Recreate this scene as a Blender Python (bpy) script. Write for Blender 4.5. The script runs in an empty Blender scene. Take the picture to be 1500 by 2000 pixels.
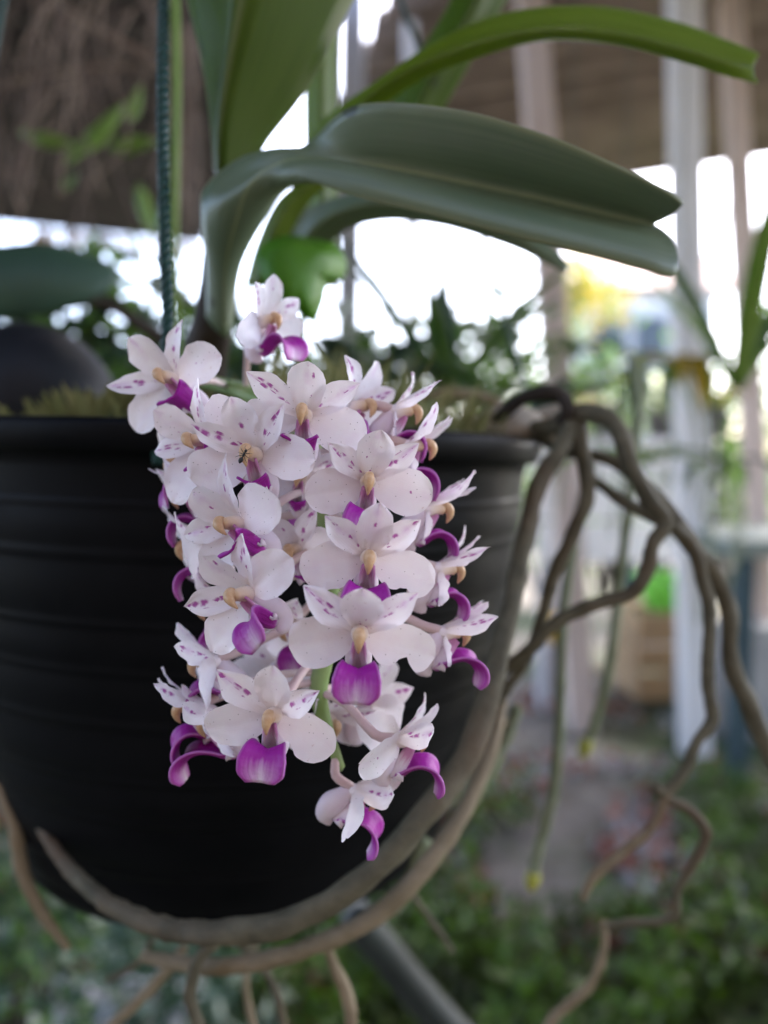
import bpy, bmesh, math, random
from mathutils import Vector, Matrix, noise
random.seed(7)
R = math.radians

# ------------------------------------------------------------------ camera, sky, sun, exposure
SC = bpy.context.scene
COL = SC.collection
CAM_Z, PITCH = 0.95, R(-4.0)
TAN = 18.0 / 26.0
cam_d = bpy.data.cameras.new('camera')
cam = bpy.data.objects.new('camera', cam_d); COL.objects.link(cam)
cam.location = (0, 0, CAM_Z); cam.rotation_euler = (R(90) + PITCH, 0, 0)
cam_d.sensor_fit = 'AUTO'; cam_d.sensor_width = 36; cam_d.lens = 26
cam_d.clip_start = 0.005; cam_d.clip_end = 3000
cam_d.dof.use_dof = True; cam_d.dof.focus_distance = 0.131; cam_d.dof.aperture_fstop = 7.2
SC.camera = cam

world = bpy.data.worlds.new('World'); SC.world = world; world.use_nodes = True
wn = world.node_tree; wn.nodes.clear()
sky = wn.nodes.new('ShaderNodeTexSky'); sky.sky_type = 'NISHITA'; sky.sun_disc = False
SUN_EL, SUN_AZ = R(52), R(38)          # azimuth from +Y towards +X
sky.sun_elevation = SUN_EL; sky.sun_rotation = SUN_AZ
sky.air_density = 0.65; sky.dust_density = 3.5; sky.ozone_density = 0.0
bg = wn.nodes.new('ShaderNodeBackground'); bg.inputs[1].default_value = 0.15
wo = wn.nodes.new('ShaderNodeOutputWorld')
wn.links.new(sky.outputs[0], bg.inputs[0]); wn.links.new(bg.outputs[0], wo.inputs[0])
sun_d = bpy.data.lights.new('sun', 'SUN'); sun_d.energy = 1.3; sun_d.angle = R(12); sun_d.color = (1, .95, .88)
sun = bpy.data.objects.new('sun', sun_d); COL.objects.link(sun)
sdir = Vector((math.sin(SUN_AZ) * math.cos(SUN_EL), math.cos(SUN_AZ) * math.cos(SUN_EL), math.sin(SUN_EL)))
sun.rotation_euler = sdir.to_track_quat('Z', 'Y').to_euler(); sun.location = sdir * 20
SC.view_settings.view_transform = 'Standard'; SC.view_settings.look = 'None'
SC.view_settings.gamma = 1; SC.view_settings.use_curve_mapping = False
SC.view_settings.exposure = 3.25
SC.render.engine = 'CYCLES'
SC.cycles.use_denoising = True
SC.cycles.max_bounces = 10; SC.cycles.transmission_bounces = 6; SC.cycles.transparent_max_bounces = 8
SC.cycles.sample_clamp_indirect = 6

# ------------------------------------------------------------------ helpers
FW = Vector((0, math.cos(PITCH), math.sin(PITCH))); UP = Vector((0, -math.sin(PITCH), math.cos(PITCH)))
CAM = Vector((0, 0, CAM_Z))
def ray(px, py): return FW + Vector((1, 0, 0)) * ((px - 750) / 1000 * TAN) + UP * ((1000 - py) / 1000 * TAN)
def P(px, py, d): return CAM + ray(px, py) * d
def on_z(px, py, z):
    r = ray(px, py); return CAM + r * ((z - CAM_Z) / r.z)
def on_y(px, py, y):
    r = ray(px, py); return CAM + r * (y / r.y)

def lerp_table(tab, t):
    if t <= tab[0][0]: return tab[0][1]
    for (a, va), (b, vb) in zip(tab, tab[1:]):
        if t <= b:
            k = (t - a) / (b - a); return va + (vb - va) * k
    return tab[-1][1]

def spline(pts, n):
    """Catmull-Rom through pts (tuples or Vectors of any length), n samples per span"""
    pts = [tuple(p) for p in pts]; m = len(pts); out = []
    for i in range(m - 1):
        p1, p2 = pts[i], pts[i + 1]
        p0 = pts[i - 1] if i else tuple(2 * a - b for a, b in zip(p1, p2))
        p3 = pts[i + 2] if i + 2 < m else tuple(2 * b - a for a, b in zip(p1, p2))
        for k in range(n):
            t = k / n
            out.append(tuple(.5 * (2 * b + (c - a) * t + (2 * a - 5 * b + 4 * c - d) * t * t + (3 * b - a - 3 * c + d) * t ** 3)
                             for a, b, c, d in zip(p0, p1, p2, p3)))
    out.append(pts[-1]); return out

def mesh_obj(name, verts, faces, mat, parent=None, uv=None, nrm=None, smooth=True):
    me = bpy.data.meshes.new(name); me.from_pydata([tuple(v) for v in verts], [], faces); me.update()
    if smooth: me.polygons.foreach_set('use_smooth', [True] * len(me.polygons))
    for nm, src in (('UVMap', uv), ('nrm', nrm)):
        if src:
            l = me.uv_layers.new(name=nm)
            for lp in me.loops: l.data[lp.index].uv = src[lp.vertex_index]
    if mat: me.materials.append(mat)
    o = bpy.data.objects.new(name, me); COL.objects.link(o)
    if parent:
        o.parent = parent
        if parent.get('_w'): o.location = -Vector(parent['_w'])
    return o
def thing(name, label, cat, loc=(0, 0, 0), group=None):
    o = bpy.data.objects.new(name, None); COL.objects.link(o); o.location = loc
    o.empty_display_size = .01
    o['label'] = label; o['category'] = cat; o['_w'] = tuple(loc)
    if group: o['group'] = group
    return o
def tag(o, label, cat, group=None):
    o['label'] = label; o['category'] = cat
    if group: o['group'] = group
    return o
def structure(o, kind='structure', label=None):
    o['kind'] = kind
    if label: o['label'] = label
    return o

def tube_data(pts, radii, n=8, res=5, bump=0.0, flat=1.0, seed=0):
    rad = [radii] * len(pts) if isinstance(radii, (int, float)) else list(radii)
    if len(rad) != len(pts):
        rad = [rad[0] + (rad[-1] - rad[0]) * i / (len(pts) - 1) for i in range(len(pts))]
    s = spline([tuple(p) + (r,) for p, r in zip(pts, rad)], res)
    c = [Vector(q[:3]) for q in s]; rr = [max(q[3], 1e-5) for q in s]
    V, F, UV = [], [], []
    tan = [(c[min(i + 1, len(c) - 1)] - c[max(i - 1, 0)]).normalized() for i in range(len(c))]
    a = tan[0].orthogonal().normalized(); length = 0
    for i in range(len(c)):
        a = (a - tan[i] * a.dot(tan[i])).normalized(); b = tan[i].cross(a)
        if i: length += (c[i] - c[i - 1]).length
        for k in range(n):
            th = 2 * math.pi * k / n
            r = rr[i]
            if bump: r *= 1 + bump * noise.noise(Vector((math.cos(th) * 1.2 + seed * 7.3, math.sin(th) * 1.2, length / rr[i] * .35)))
            V.append(c[i] + a * (math.cos(th) * r) + b * (math.sin(th) * r * flat)); UV.append((k / n, length * 20))
    for i in range(len(c) - 1):
        for k in range(n):
            F.append((i * n + k, i * n + (k + 1) % n, (i + 1) * n + (k + 1) % n, (i + 1) * n + k))
    V.append(c[0] - tan[0] * rr[0] * .5); UV.append((0, 0)); V.append(c[-1] + tan[-1] * rr[-1] * .7); UV.append((0, length * 20))
    for k in range(n):
        F.append(((k + 1) % n, k, len(V) - 2)); e = (len(c) - 1) * n
        F.append((e + k, e + (k + 1) % n, len(V) - 1))
    return V, F, UV
def tube(name, pts, radii, mat, parent=None, **kw):
    V, F, UV = tube_data(pts, radii, **kw)
    return mesh_obj(name, V, F, mat, parent, uv=UV)

def loft(name, stations, mat, parent=None, res=6, across=4, thick=0.0006, bulge=.10):
    """stations: lists of 3 points (edge, midrib, edge) in the world"""
    n = len(stations[0])
    s = spline([sum((tuple(p) for p in st), ()) for st in stations], res)
    V, UV, F = [], [], []
    W = across * (n - 1) + 1
    for i, q in enumerate(s):
        pts = [Vector(q[3 * k:3 * k + 3]) for k in range(n)]
        row = []
        for k in range(n - 1):
            for j in range(across):
                t = j / across
                p = pts[k].lerp(pts[k + 1], t)
                # each half bulges a little
                nn = (pts[-1] - pts[0]).cross(Vector(s[min(i + 1, len(s) - 1)][:3]) - Vector(s[max(i - 1, 0)][:3]))
                if nn.length > 1e-12: p = p + nn.normalized() * math.sin(math.pi * t) * (pts[k] - pts[k + 1]).length * bulge
                row.append(p)
        row.append(pts[-1]); V += row
        UV += [(j / (W - 1), i / (len(s) - 1)) for j in range(W)]
    for i in range(len(s) - 1):
        for j in range(W - 1):
            F.append((i * W + j, i * W + j + 1, (i + 1) * W + j + 1, (i + 1) * W + j))
    o = mesh_obj(name, V, F, mat, parent, uv=UV)
    m = o.modifiers.new('thick', 'SOLIDIFY'); m.thickness = thick; m.offset = 0
    return o

def box_data(c, s, rot=None, bev=0.0):
    bm = bmesh.new(); bmesh.ops.create_cube(bm, size=1)
    for v in bm.verts: v.co = Vector((v.co.x * s[0], v.co.y * s[1], v.co.z * s[2]))
    if bev: bmesh.ops.bevel(bm, geom=bm.edges[:], offset=bev, segments=2, affect='EDGES', profile=.5)
    if rot: bm.transform(rot)
    for v in bm.verts: v.co += Vector(c)
    V = [v.co.copy() for v in bm.verts]; bm.verts.index_update()
    F = [tuple(v.index for v in f.verts) for f in bm.faces]; bm.free(); return V, F
def box(name, c, s, mat, parent=None, rot=None, bev=.004):
    V, F = box_data(c, s, rot, bev); return mesh_obj(name, V, F, mat, parent, smooth=False)
def lathe(name, prof, mat, parent=None, n=64, M=None):
    V, F = [], []
    for r, z in prof:
        for k in range(n):
            a = 2 * math.pi * k / n; V.append(Vector((r * math.cos(a), r * math.sin(a), z)))
    for i in range(len(prof) - 1):
        for k in range(n): F.append((i * n + k, i * n + (k + 1) % n, (i + 1) * n + (k + 1) % n, (i + 1) * n + k))
    if M: V = [M @ v for v in V]
    return mesh_obj(name, V, F, mat, parent)
def lump(name, c, r, mat, parent=None, amp=.25, freq=1.2, seed=0, sub=3, rot=None):
    bm = bmesh.new(); bmesh.ops.create_icosphere(bm, subdivisions=sub, radius=1)
    V = []
    for v in bm.verts:
        k = 1 + amp * noise.noise(v.co * freq + Vector((seed * 3.7, seed, 0)))
        q = Vector((v.co.x * r[0], v.co.y * r[1], v.co.z * r[2])) * k
        if rot: q = rot @ q
        V.append(Vector(c) + q)
    bm.verts.index_update(); F = [tuple(v.index for v in f.verts) for f in bm.faces]; bm.free()
    return mesh_obj(name, V, F, mat, parent)

# ------------------------------------------------------------------ materials
class NT:
    def __init__(s, name):
        s.m = bpy.data.materials.new(name); s.m.use_nodes = True; s.t = s.m.node_tree; s.t.nodes.clear()
        s.out = s.n('ShaderNodeOutputMaterial')
    def n(s, kind, **kw):
        q = s.t.nodes.new(kind)
        for k, v in kw.items(): setattr(q, k, v)
        return q
    def l(s, a, b): s.t.links.new(a, b)
    def inp(s, sock, v):
        if isinstance(v, bpy.types.NodeSocket): s.l(v, sock)
        else: sock.default_value = v
    def math(s, op, a, b=0.0, c=0.0, clamp=False):
        q = s.n('ShaderNodeMath', operation=op, use_clamp=clamp)
        for i, v in enumerate((a, b, c)): s.inp(q.inputs[i], v)
        return q.outputs[0]
    def mix(s, f, a, b):
        q = s.n('ShaderNodeMix', data_type='RGBA'); s.inp(q.inputs[0], f)
        for i, v in ((6, a), (7, b)):
            s.inp(q.inputs[i], v if isinstance(v, bpy.types.NodeSocket) else tuple(v) + (1,))
        return q.outputs[2]
    def ramp(s, f, stops, interp='LINEAR'):
        q = s.n('ShaderNodeValToRGB'); q.color_ramp.interpolation = interp
        e = q.color_ramp.elements
        while len(e) < len(stops): e.new(.5)
        for el, (p, c) in zip(e, stops):
            el.position = p; el.color = (c, c, c, 1) if isinstance(c, (int, float)) else tuple(c) + (1,)
        s.l(f, q.inputs[0]); return q.outputs[0]
    def noise(s, scale, detail=4, vec=None, rough=.55, dist=0.0):
        q = s.n('ShaderNodeTexNoise'); q.inputs['Scale'].default_value = scale; q.inputs['Detail'].default_value = detail
        q.inputs['Roughness'].default_value = rough; q.inputs['Distortion'].default_value = dist
        if vec: s.l(vec, q.inputs['Vector'])
        return q.outputs['Fac']
    def coord(s, which='Object'): return s.n('ShaderNodeTexCoord').outputs[which]
    def uv(s, name): return s.n('ShaderNodeUVMap', uv_map=name).outputs[0]
    def xyz(s, v):
        q = s.n('ShaderNodeSeparateXYZ'); s.l(v, q.inputs[0]); return q.outputs
    def mapping(s, v, scale=(1, 1, 1), loc=(0, 0, 0)):
        q = s.n('ShaderNodeMapping'); s.l(v, q.inputs[0]); q.inputs['Scale'].default_value = scale
        s.inp(q.inputs['Location'], loc); return q.outputs[0]
    def bump(s, h, strength=.3, dist=.001):
        q = s.n('ShaderNodeBump'); q.inputs['Strength'].default_value = strength; q.inputs['Distance'].default_value = dist
        s.l(h, q.inputs['Height']); return q.outputs[0]
    def finish(s, color, rough=.6, spec=.4, normal=None, transl=0.0, tcol=None, metallic=0.0):
        p = s.n('ShaderNodeBsdfPrincipled')
        s.inp(p.inputs['Base Color'], color if isinstance(color, bpy.types.NodeSocket) else tuple(color) + (1,))
        s.inp(p.inputs['Roughness'], rough); p.inputs['Specular IOR Level'].default_value = spec; p.inputs['Metallic'].default_value = metallic
        if normal: s.l(normal, p.inputs['Normal'])
        sh = p.outputs[0]
        if transl:
            t = s.n('ShaderNodeBsdfTranslucent'); c = tcol if tcol is not None else color
            s.inp(t.inputs[0], c if isinstance(c, bpy.types.NodeSocket) else tuple(c) + (1,))
            if normal: s.l(normal, t.inputs['Normal'])
            x = s.n('ShaderNodeMixShader'); x.inputs[0].default_value = transl
            s.l(sh, x.inputs[1]); s.l(t.outputs[0], x.inputs[2]); sh = x.outputs[0]
        s.l(sh, s.out.inputs[0]); return s.m

def mottled(name, c1, c2, scale=8, rough=.7, spec=.3, bump=0.0, bdist=.002, detail=5, transl=0.0, tcol=None):
    q = NT(name); f = q.noise(scale, detail, q.coord())
    f2 = q.ramp(f, [(.32, 0.0), (.68, 1.0)])
    return q.finish(q.mix(f2, c1, c2), rough, spec, q.bump(f, bump, bdist) if bump else None, transl, tcol)

def petal_mat(name, dens, blush, spotr=.36):
    q = NT(name)
    mm = q.uv('UVMap'); nr = q.xyz(q.uv('nrm')); u, v = nr[0], nr[1]
    rnd = q.n('ShaderNodeObjectInfo').outputs['Random']
    cx = q.n('ShaderNodeCombineXYZ'); q.l(q.math('MULTIPLY', rnd, 37.0), cx.inputs[0]); q.l(q.math('MULTIPLY', rnd, 91.0), cx.inputs[1])
    vec = q.n('ShaderNodeVectorMath', operation='ADD'); q.l(mm, vec.inputs[0]); q.l(cx.outputs[0], vec.inputs[1])
    wob = q.n('ShaderNodeTexNoise'); wob.inputs['Scale'].default_value = 1.3; wob.inputs['Detail'].default_value = 2; q.l(vec.outputs[0], wob.inputs['Vector'])
    wv = q.n('ShaderNodeVectorMath', operation='MULTIPLY_ADD'); q.l(wob.outputs['Color'], wv.inputs[0]); wv.inputs[1].default_value = (.9, .9, 0); q.l(vec.outputs[0], wv.inputs[2])
    vo = q.n('ShaderNodeTexVoronoi', voronoi_dimensions='2D'); vo.inputs['Scale'].default_value = .62; vo.inputs['Randomness'].default_value = .9
    q.l(q.mapping(wv.outputs[0], (1.2, .82, 1)), vo.inputs['Vector'])
    cell = q.xyz(vo.outputs['Color'])
    off = q.math('ABSOLUTE', q.math('SUBTRACT', u, .5))
    mid = q.math('SUBTRACT', 1.0, q.math('MULTIPLY', off, 4.2), clamp=True)
    mask = q.math('MULTIPLY', mid, q.ramp(v, [(.10, .30), (.28, .55), (.5, 1.0), (.90, 1.0), (.97, 0.0)]))
    keep = q.math('LESS_THAN', cell[0], q.math('MULTIPLY', mask, dens))
    rad = q.math('MULTIPLY', q.math('ADD', q.math('MULTIPLY', cell[1], .5), .62), spotr)
    edge = q.math('SUBTRACT', 1.0, q.math('DIVIDE', q.math('SUBTRACT', vo.outputs['Distance'], q.math('MULTIPLY', rad, .55)), q.math('MULTIPLY', rad, .75)), clamp=True)
    spot = q.math('MULTIPLY', keep, edge)
    # a faint mauve wash down the middle, a warm stain here and there, fine veins
    cloud = q.noise(.35, 3, vec.outputs[0])
    wash = q.math('MULTIPLY', q.math('MULTIPLY', mid, q.ramp(v, [(.35, 0.0), (.7, .6), (.9, 1.0)])), q.math('MULTIPLY', q.ramp(cloud, [(.38, 0.0), (.62, 1.0)]), blush))
    base = q.mix(q.ramp(cloud, [(.3, 0.0), (.75, 1.0)]), (.90, .87, .88), (.88, .82, .85))
    base = q.mix(q.ramp(v, [(0, .55), (.28, 0.0)]), base, (.80, .72, .63))
    vein = q.n('ShaderNodeTexWave', wave_type='BANDS', bands_direction='X'); vein.inputs['Scale'].default_value = .75; vein.inputs['Distortion'].default_value = 2.5
    vein.inputs['Detail'].default_value = 2; q.l(vec.outputs[0], vein.inputs['Vector'])
    base = q.mix(q.math('MULTIPLY', vein.outputs['Fac'], .04), base, (.74, .60, .70))
    base = q.mix(wash, base, (.62, .30, .62))
    stain = q.ramp(q.noise(.55, 5, vec.outputs[0], .7), [(.665, 0.0), (.73, .5)])
    base = q.mix(stain, base, (.50, .30, .22))
    vs = q.n('ShaderNodeTexVoronoi', voronoi_dimensions='2D'); vs.inputs['Scale'].default_value = .9; q.l(vec.outputs[0], vs.inputs['Vector'])
    sp = q.xyz(vs.outputs['Color'])
    speck = q.math('MULTIPLY', q.math('LESS_THAN', sp[2], .10), q.math('LESS_THAN', vs.outputs['Distance'], .075))
    base = q.mix(q.math('MULTIPLY', speck, .75), base, (.10, .06, .05))
    colr = q.mix(q.math('MULTIPLY', spot, .93), base, (.36, .025, .29))
    h = q.math('ADD', q.math('MULTIPLY', vein.outputs['Fac'], .12), q.noise(1.2, 3, mm))
    tc = q.mix(.12, colr, (.85, .6, .72))
    return q.finish(colr, .42, .35, q.bump(h, .22, .0002), .42, tc)

def lip_mat():
    q = NT('lip_purple')
    nr = q.xyz(q.uv('nrm')); u, v = nr[0], nr[1]
    rnd = q.n('ShaderNodeObjectInfo').outputs['Random']
    cx = q.n('ShaderNodeCombineXYZ'); q.l(q.math('ADD', q.math('MULTIPLY', u, 7.0), q.math('MULTIPLY', rnd, 40)), cx.inputs[0]); q.l(q.math('MULTIPLY', v, 1.6), cx.inputs[1])
    st = q.noise(1.6, 3, cx.outputs[0])
    off = q.math('ABSOLUTE', q.math('SUBTRACT', u, .5))
    vv = q.math('ADD', v, q.math('MULTIPLY', q.math('SUBTRACT', st, .5), .16))
    body = q.ramp(vv, [(.0, (.55, .22, .42)), (.07, (.60, .28, .48)), (.13, (.82, .74, .79)), (.33, (.82, .72, .78)), (.43, (.46, .06, .40)), (.51, (.33, .010, .29)), (.82, (.35, .012, .31)), (.95, (.48, .08, .44))])
    tip = q.math('MULTIPLY', q.ramp(vv, [(.84, 0.0), (1.0, 1.0)]), q.math('SUBTRACT', 1.0, q.math('MULTIPLY', off, 2.3), clamp=True))
    c = q.mix(tip, body, (.80, .70, .78))
    rim = q.math('MULTIPLY', q.ramp(off, [(.46, 0.0), (.5, .45)]), q.ramp(v, [(.4, 0.0), (.5, 1.0)]))
    c = q.mix(rim, c, (.66, .32, .64))
    return q.finish(c, .46, .35, q.bump(q.math('ADD', st, q.noise(900, 3, q.coord())), .55, .0004), .18)

def orchid_leaf_mat(name, c1, c2, tr=.22, tcol=(.10, .22, .02), spec=.6):
    q = NT(name); uvn = q.uv('UVMap'); sx = q.xyz(uvn)
    streak = q.noise(3.0, 4, q.mapping(uvn, (16, 1.2, 1)))
    cl = q.noise(30, 5, q.coord())
    f = q.math('ADD', q.math('MULTIPLY', streak, .55), q.math('MULTIPLY', cl, .45))
    c = q.mix(q.ramp(f, [(.40, 0.0), (.60, 1.0)]), c1, c2)
    off = q.math('ABSOLUTE', q.math('SUBTRACT', sx[0], .5))
    c = q.mix(q.math('MULTIPLY', q.ramp(off, [(0, 1.0), (.030, 0.0)]), .75), c, (.30, .36, .18))
    c = q.mix(q.math('MULTIPLY', q.ramp(off, [(.465, 0.0), (.5, 1.0)]), .6), c, (.28, .30, .16))
    sc = q.n('ShaderNodeTexVoronoi'); sc.inputs['Scale'].default_value = 120; q.l(q.coord(), sc.inputs['Vector'])
    sk = q.math('MULTIPLY', q.math('LESS_THAN', q.xyz(sc.outputs['Color'])[0], .07), q.math('LESS_THAN', sc.outputs['Distance'], .28))
    c = q.mix(q.math('MULTIPLY', sk, .75), c, (.03, .035, .02))
    return q.finish(c, .36, spec, q.bump(f, .25, .0008), tr, tcol)

M = {}
M['petal'] = petal_mat('petal_spotted', .92, .75, .40)
M['dorsal'] = petal_mat('sepal_few_spots', .28, .40, .30)
M['lateral'] = petal_mat('sepal_plain', .04, .10, .24)
M['lip'] = lip_mat()
M['spur'] = mottled('spur_white', (.80, .71, .75), (.76, .64, .70), 200, .45, .35, transl=.22)
M['pedicel'] = mottled('pedicel_pink', (.72, .60, .56), (.62, .44, .42), 160, .5, .3, transl=.12)
def column_mat():
    q = NT('column_tan'); z = q.xyz(q.coord())[2]
    f = q.math('ADD', q.math('MULTIPLY', z, 210.0), q.math('MULTIPLY', q.math('SUBTRACT', q.noise(500, 3, q.coord()), .5), .4))
    return q.finish(q.ramp(f, [(.05, (.80, .72, .72)), (.45, (.72, .60, .50)), (.95, (.58, .38, .20))]), .42, .35)
M['column'] = column_mat()
M['cap'] = mottled('anther_cap_tan', (.47, .27, .12), (.60, .41, .25), 700, .40, .4, .2, .0002)
M['rachis'] = mottled('rachis_green', (.17, .27, .07), (.26, .34, .13), 120, .5, .35, .3, .0006)
M['leafA'] = orchid_leaf_mat('leaf_deep_green', (.10, .145, .085), (.145, .19, .115), .16)
M['leafB'] = orchid_leaf_mat('leaf_olive_green', (.058, .098, .011), (.088, .135, .017), .42, (.19, .31, .015), .30)
M['leafC'] = orchid_leaf_mat('leaf_light_green', (.12, .175, .022), (.17, .23, .034), .42, (.30, .42, .02), .4)
def root_mat(name, c1, c2, c3):
    q = NT(name); f = q.noise(90, 6, q.coord(), .65); g = q.noise(22, 4, q.coord())
    c = q.mix(q.ramp(f, [(.35, 0.0), (.65, 1.0)]), c1, c2)
    c = q.mix(q.ramp(g, [(.55, 0.0), (.72, .8)]), c, c3)
    return q.finish(c, .75, .25, q.bump(q.math('ADD', f, q.math('MULTIPLY', g, .6)), .8, .0016))
M['root'] = root_mat('root_brown', (.066, .060, .038), (.135, .120, .078), (.10, .064, .038))
M['root_dark'] = root_mat('root_dark_brown', (.022, .017, .013), (.05, .038, .028), (.04, .028, .018))
M['root_pale'] = root_mat('root_pale_green', (.15, .18, .10), (.22, .25, .16), (.14, .17, .08))
M['root_tan'] = root_mat('root_tan', (.17, .135, .080), (.25, .20, .13), (.16, .09, .055))
M['root_red'] = root_mat('root_reddish', (.12, .060, .038), (.16, .09, .06), (.11, .05, .03))
M['dry_tan'] = root_mat('root_dry_tan', (.17, .13, .10), (.26, .20, .155), (.17, .105, .08))
M['dry_brown'] = root_mat('root_dry_brown', (.085, .062, .050), (.14, .105, .085), (.12, .072, .056))
M['tip'] = mottled('root_tip_yellow', (.36, .36, .05), (.28, .30, .06), 80, .5)
def pot_mat():
    q = NT('pot_black_plastic'); f = q.noise(40, 6, q.coord(), .65); g = q.noise(9, 4, q.coord())
    c = q.mix(q.ramp(f, [(.4, 0.0), (.75, 1.0)]), (.0022, .0025, .0032), (.0042, .0045, .0052))
    c = q.mix(q.ramp(g, [(.55, 0.0), (.75, .7)]), c, (.0065, .0056, .005))
    return q.finish(c, q.ramp(f, [(.3, .38), (.7, .64)]), .085, q.bump(f, .12, .0008))
M['pot'] = pot_mat()
M['rope'] = mottled('rope_teal_nylon', (.002, .026, .021), (.005, .048, .038), 600, .45, .4, .4, .0004)
M['black'] = mottled('ant_black', (.006, .006, .007), (.012, .011, .011), 800, .28, .5)

# ------------------------------------------------------------------ the setting: ground, roofs
def ground_mat():
    q = NT('ground_soil'); co = q.coord()
    a = q.noise(1.3, 6, co, .6); b = q.noise(14, 6, co, .7)
    c = q.mix(q.ramp(b, [(.35, 0.0), (.65, 1.0)]), (.085, .075, .065), (.17, .16, .15))
    c = q.mix(q.ramp(a, [(.45, 0.0), (.60, .9)]), c, (.035, .06, .018))
    c = q.mix(q.ramp(q.noise(30, 3, co), [(.66, 0.0), (.72, .6)]), c, (.16, .07, .05))
    return q.finish(c, .9, .2, q.bump(b, .6, .02))
gv, gf = [], []
GX = [-900, -120, -30, -12, -6] + [-4 + .25 * i for i in range(33)] + [6, 12, 30, 120, 900]
GY = [-900, -120, -30, -10, -4, -2, -1] + [.0 + .25 * i for i in range(29)] + [9, 14, 30, 120, 900]
for y in GY:
    for x in GX:
        gv.append((x, y, .05 * noise.noise(Vector((x * .7, y * .7, 0))) if abs(x) < 8 and abs(y) < 10 else 0))
for j in range(len(GY) - 1):
    for i in range(len(GX) - 1):
        a = j * len(GX) + i; gf.append((a, a + 1, a + 1 + len(GX), a + len(GX)))
structure(mesh_obj('ground', gv, gf, ground_mat()), label='brownish grey soil under the plants')

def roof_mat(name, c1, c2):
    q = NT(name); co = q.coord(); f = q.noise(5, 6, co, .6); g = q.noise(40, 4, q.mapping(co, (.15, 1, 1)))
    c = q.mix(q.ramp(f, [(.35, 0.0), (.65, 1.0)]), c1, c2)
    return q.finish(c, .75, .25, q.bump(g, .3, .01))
def corrugated(name, corners, z, mat, label, period=.20, amp=.042, axis=1, slope=(0, 0)):
    """sheet over a convex pixel-free polygon (world xy corners), waves along the axis"""
    (ax, ay), (bx, by), (cx, cy), (dx, dy) = corners      # near-left, near-right, far-right, far-left
    nv = 420; nu = 2; V, F = [], []
    for i in range(nv + 1):
        t = i / nv
        for k in range(nu + 1):
            s = k / nu
            x = (ax + (bx - ax) * s) * (1 - t) + (dx + (cx - dx) * s) * t
            y = (ay + (by - ay) * s) * (1 - t) + (dy + (cy - dy) * s) * t
            V.append((x, y, z + slope[0] * x + slope[1] * y + amp * math.sin(2 * math.pi * (y + .12 * x) / period)))
    for i in range(nv):
        for k in range(nu): a = i * (nu + 1) + k; F.append((a, a + 1, a + nu + 2, a + nu + 1))
    o = mesh_obj(name, V, F, mat); m = o.modifiers.new('thick', 'SOLIDIFY'); m.thickness = .002
    structure(o); o['label'] = label; return o
ZR = 2.45
def rz(px, py, z=ZR): v = on_z(px, py, z); return (v.x, v.y)
def edge_line(a, b, y0, y1):
    k = (b[0] - a[0]) / (b[1] - a[1]); return (a[0] + k * (y0 - a[1]), y0), (a[0] + k * (y1 - a[1]), y1)
e1, e2 = rz(-900, 330), rz(450, 472)
gl = edge_line(rz(660, 0), rz(490, 300), -.45, e2[1])
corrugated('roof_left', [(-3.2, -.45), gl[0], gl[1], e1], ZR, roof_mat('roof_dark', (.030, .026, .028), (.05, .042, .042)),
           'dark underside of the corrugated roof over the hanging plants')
f1, f2 = rz(560, 450, ZR + .12), rz(1850, 255, ZR + .12)
gr = edge_line(rz(752, 0, ZR + .12), rz(610, 300, ZR + .12), -.45, f1[1])
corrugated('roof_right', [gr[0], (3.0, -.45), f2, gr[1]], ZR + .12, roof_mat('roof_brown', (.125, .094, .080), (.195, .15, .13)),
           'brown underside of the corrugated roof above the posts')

# unseen dark board wall, added behind the camera to block low sky light
blocker = bpy.data.objects.new('wall_block', None); COL.objects.link(blocker); blocker['label'] = 'added unseen wall of dark boards blocking low sky light from the plants'; blocker['category'] = 'wall'; blocker['_w'] = (0, -1.9, 0); blocker.location = (0, -1.9, 0)
wm = roof_mat('blocker_boards', (.07, .055, .045), (.10, .08, .065))
for k in range(24): box('board', (0, -1.9 - (k % 2) * .008, .08 + k * .15), (7.0, .022, .146), wm, blocker, None, .003)

# ------------------------------------------------------------------ hanging pot
POT_D = .292
pc = P(480, 850, POT_D); RIM_Z = CAM_Z + .0095
POT = Matrix.Translation((pc.x, pc.y, RIM_Z)) @ Matrix.Rotation(R(1.6), 4, 'Y')
def in_pot(x, y, z): return POT @ Vector((x, y, z))
pot = thing('flower_pot', 'large round black plastic pot with ribbed wall, hung by teal ropes', 'pot', POT @ Vector((0, 0, -.153)))
prof = [(.0005, -.153), (.074, -.153), (.080, -.1515), (.0825, -.148)]
N = 150
for i in range(N + 1):
    t = i / N; z = -.146 + t * .125
    r = .083 + (.108 - .083) * t + .0035 * math.sin(math.pi * t)
    # eleven shallow steps with a soft ridge each
    ph = ((t + .012 * math.sin(t * 19)) * 8) % 1
    r += .0006 * math.sin(math.pi * ph) ** 1.5 + (.0004 if ph < .12 else 0)
    prof.append((r, z))
prof += [(.1075, -.0190)]
lathe('pot_wall', prof, M['pot'], pot, 96, POT)
rim = [(.1078, -.0195), (.1086, -.0120), (.1092, -.0085), (.1122, -.0078), (.1136, -.0066), (.1143, -.004), (.1146, -.0015), (.1140, .0003), (.1120, .0008),
       (.1098, .0), (.1085, -.002), (.1070, -.03), (.100, -.06)]
lathe('pot_rim', rim, M['pot'], pot, 96, POT)

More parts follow.
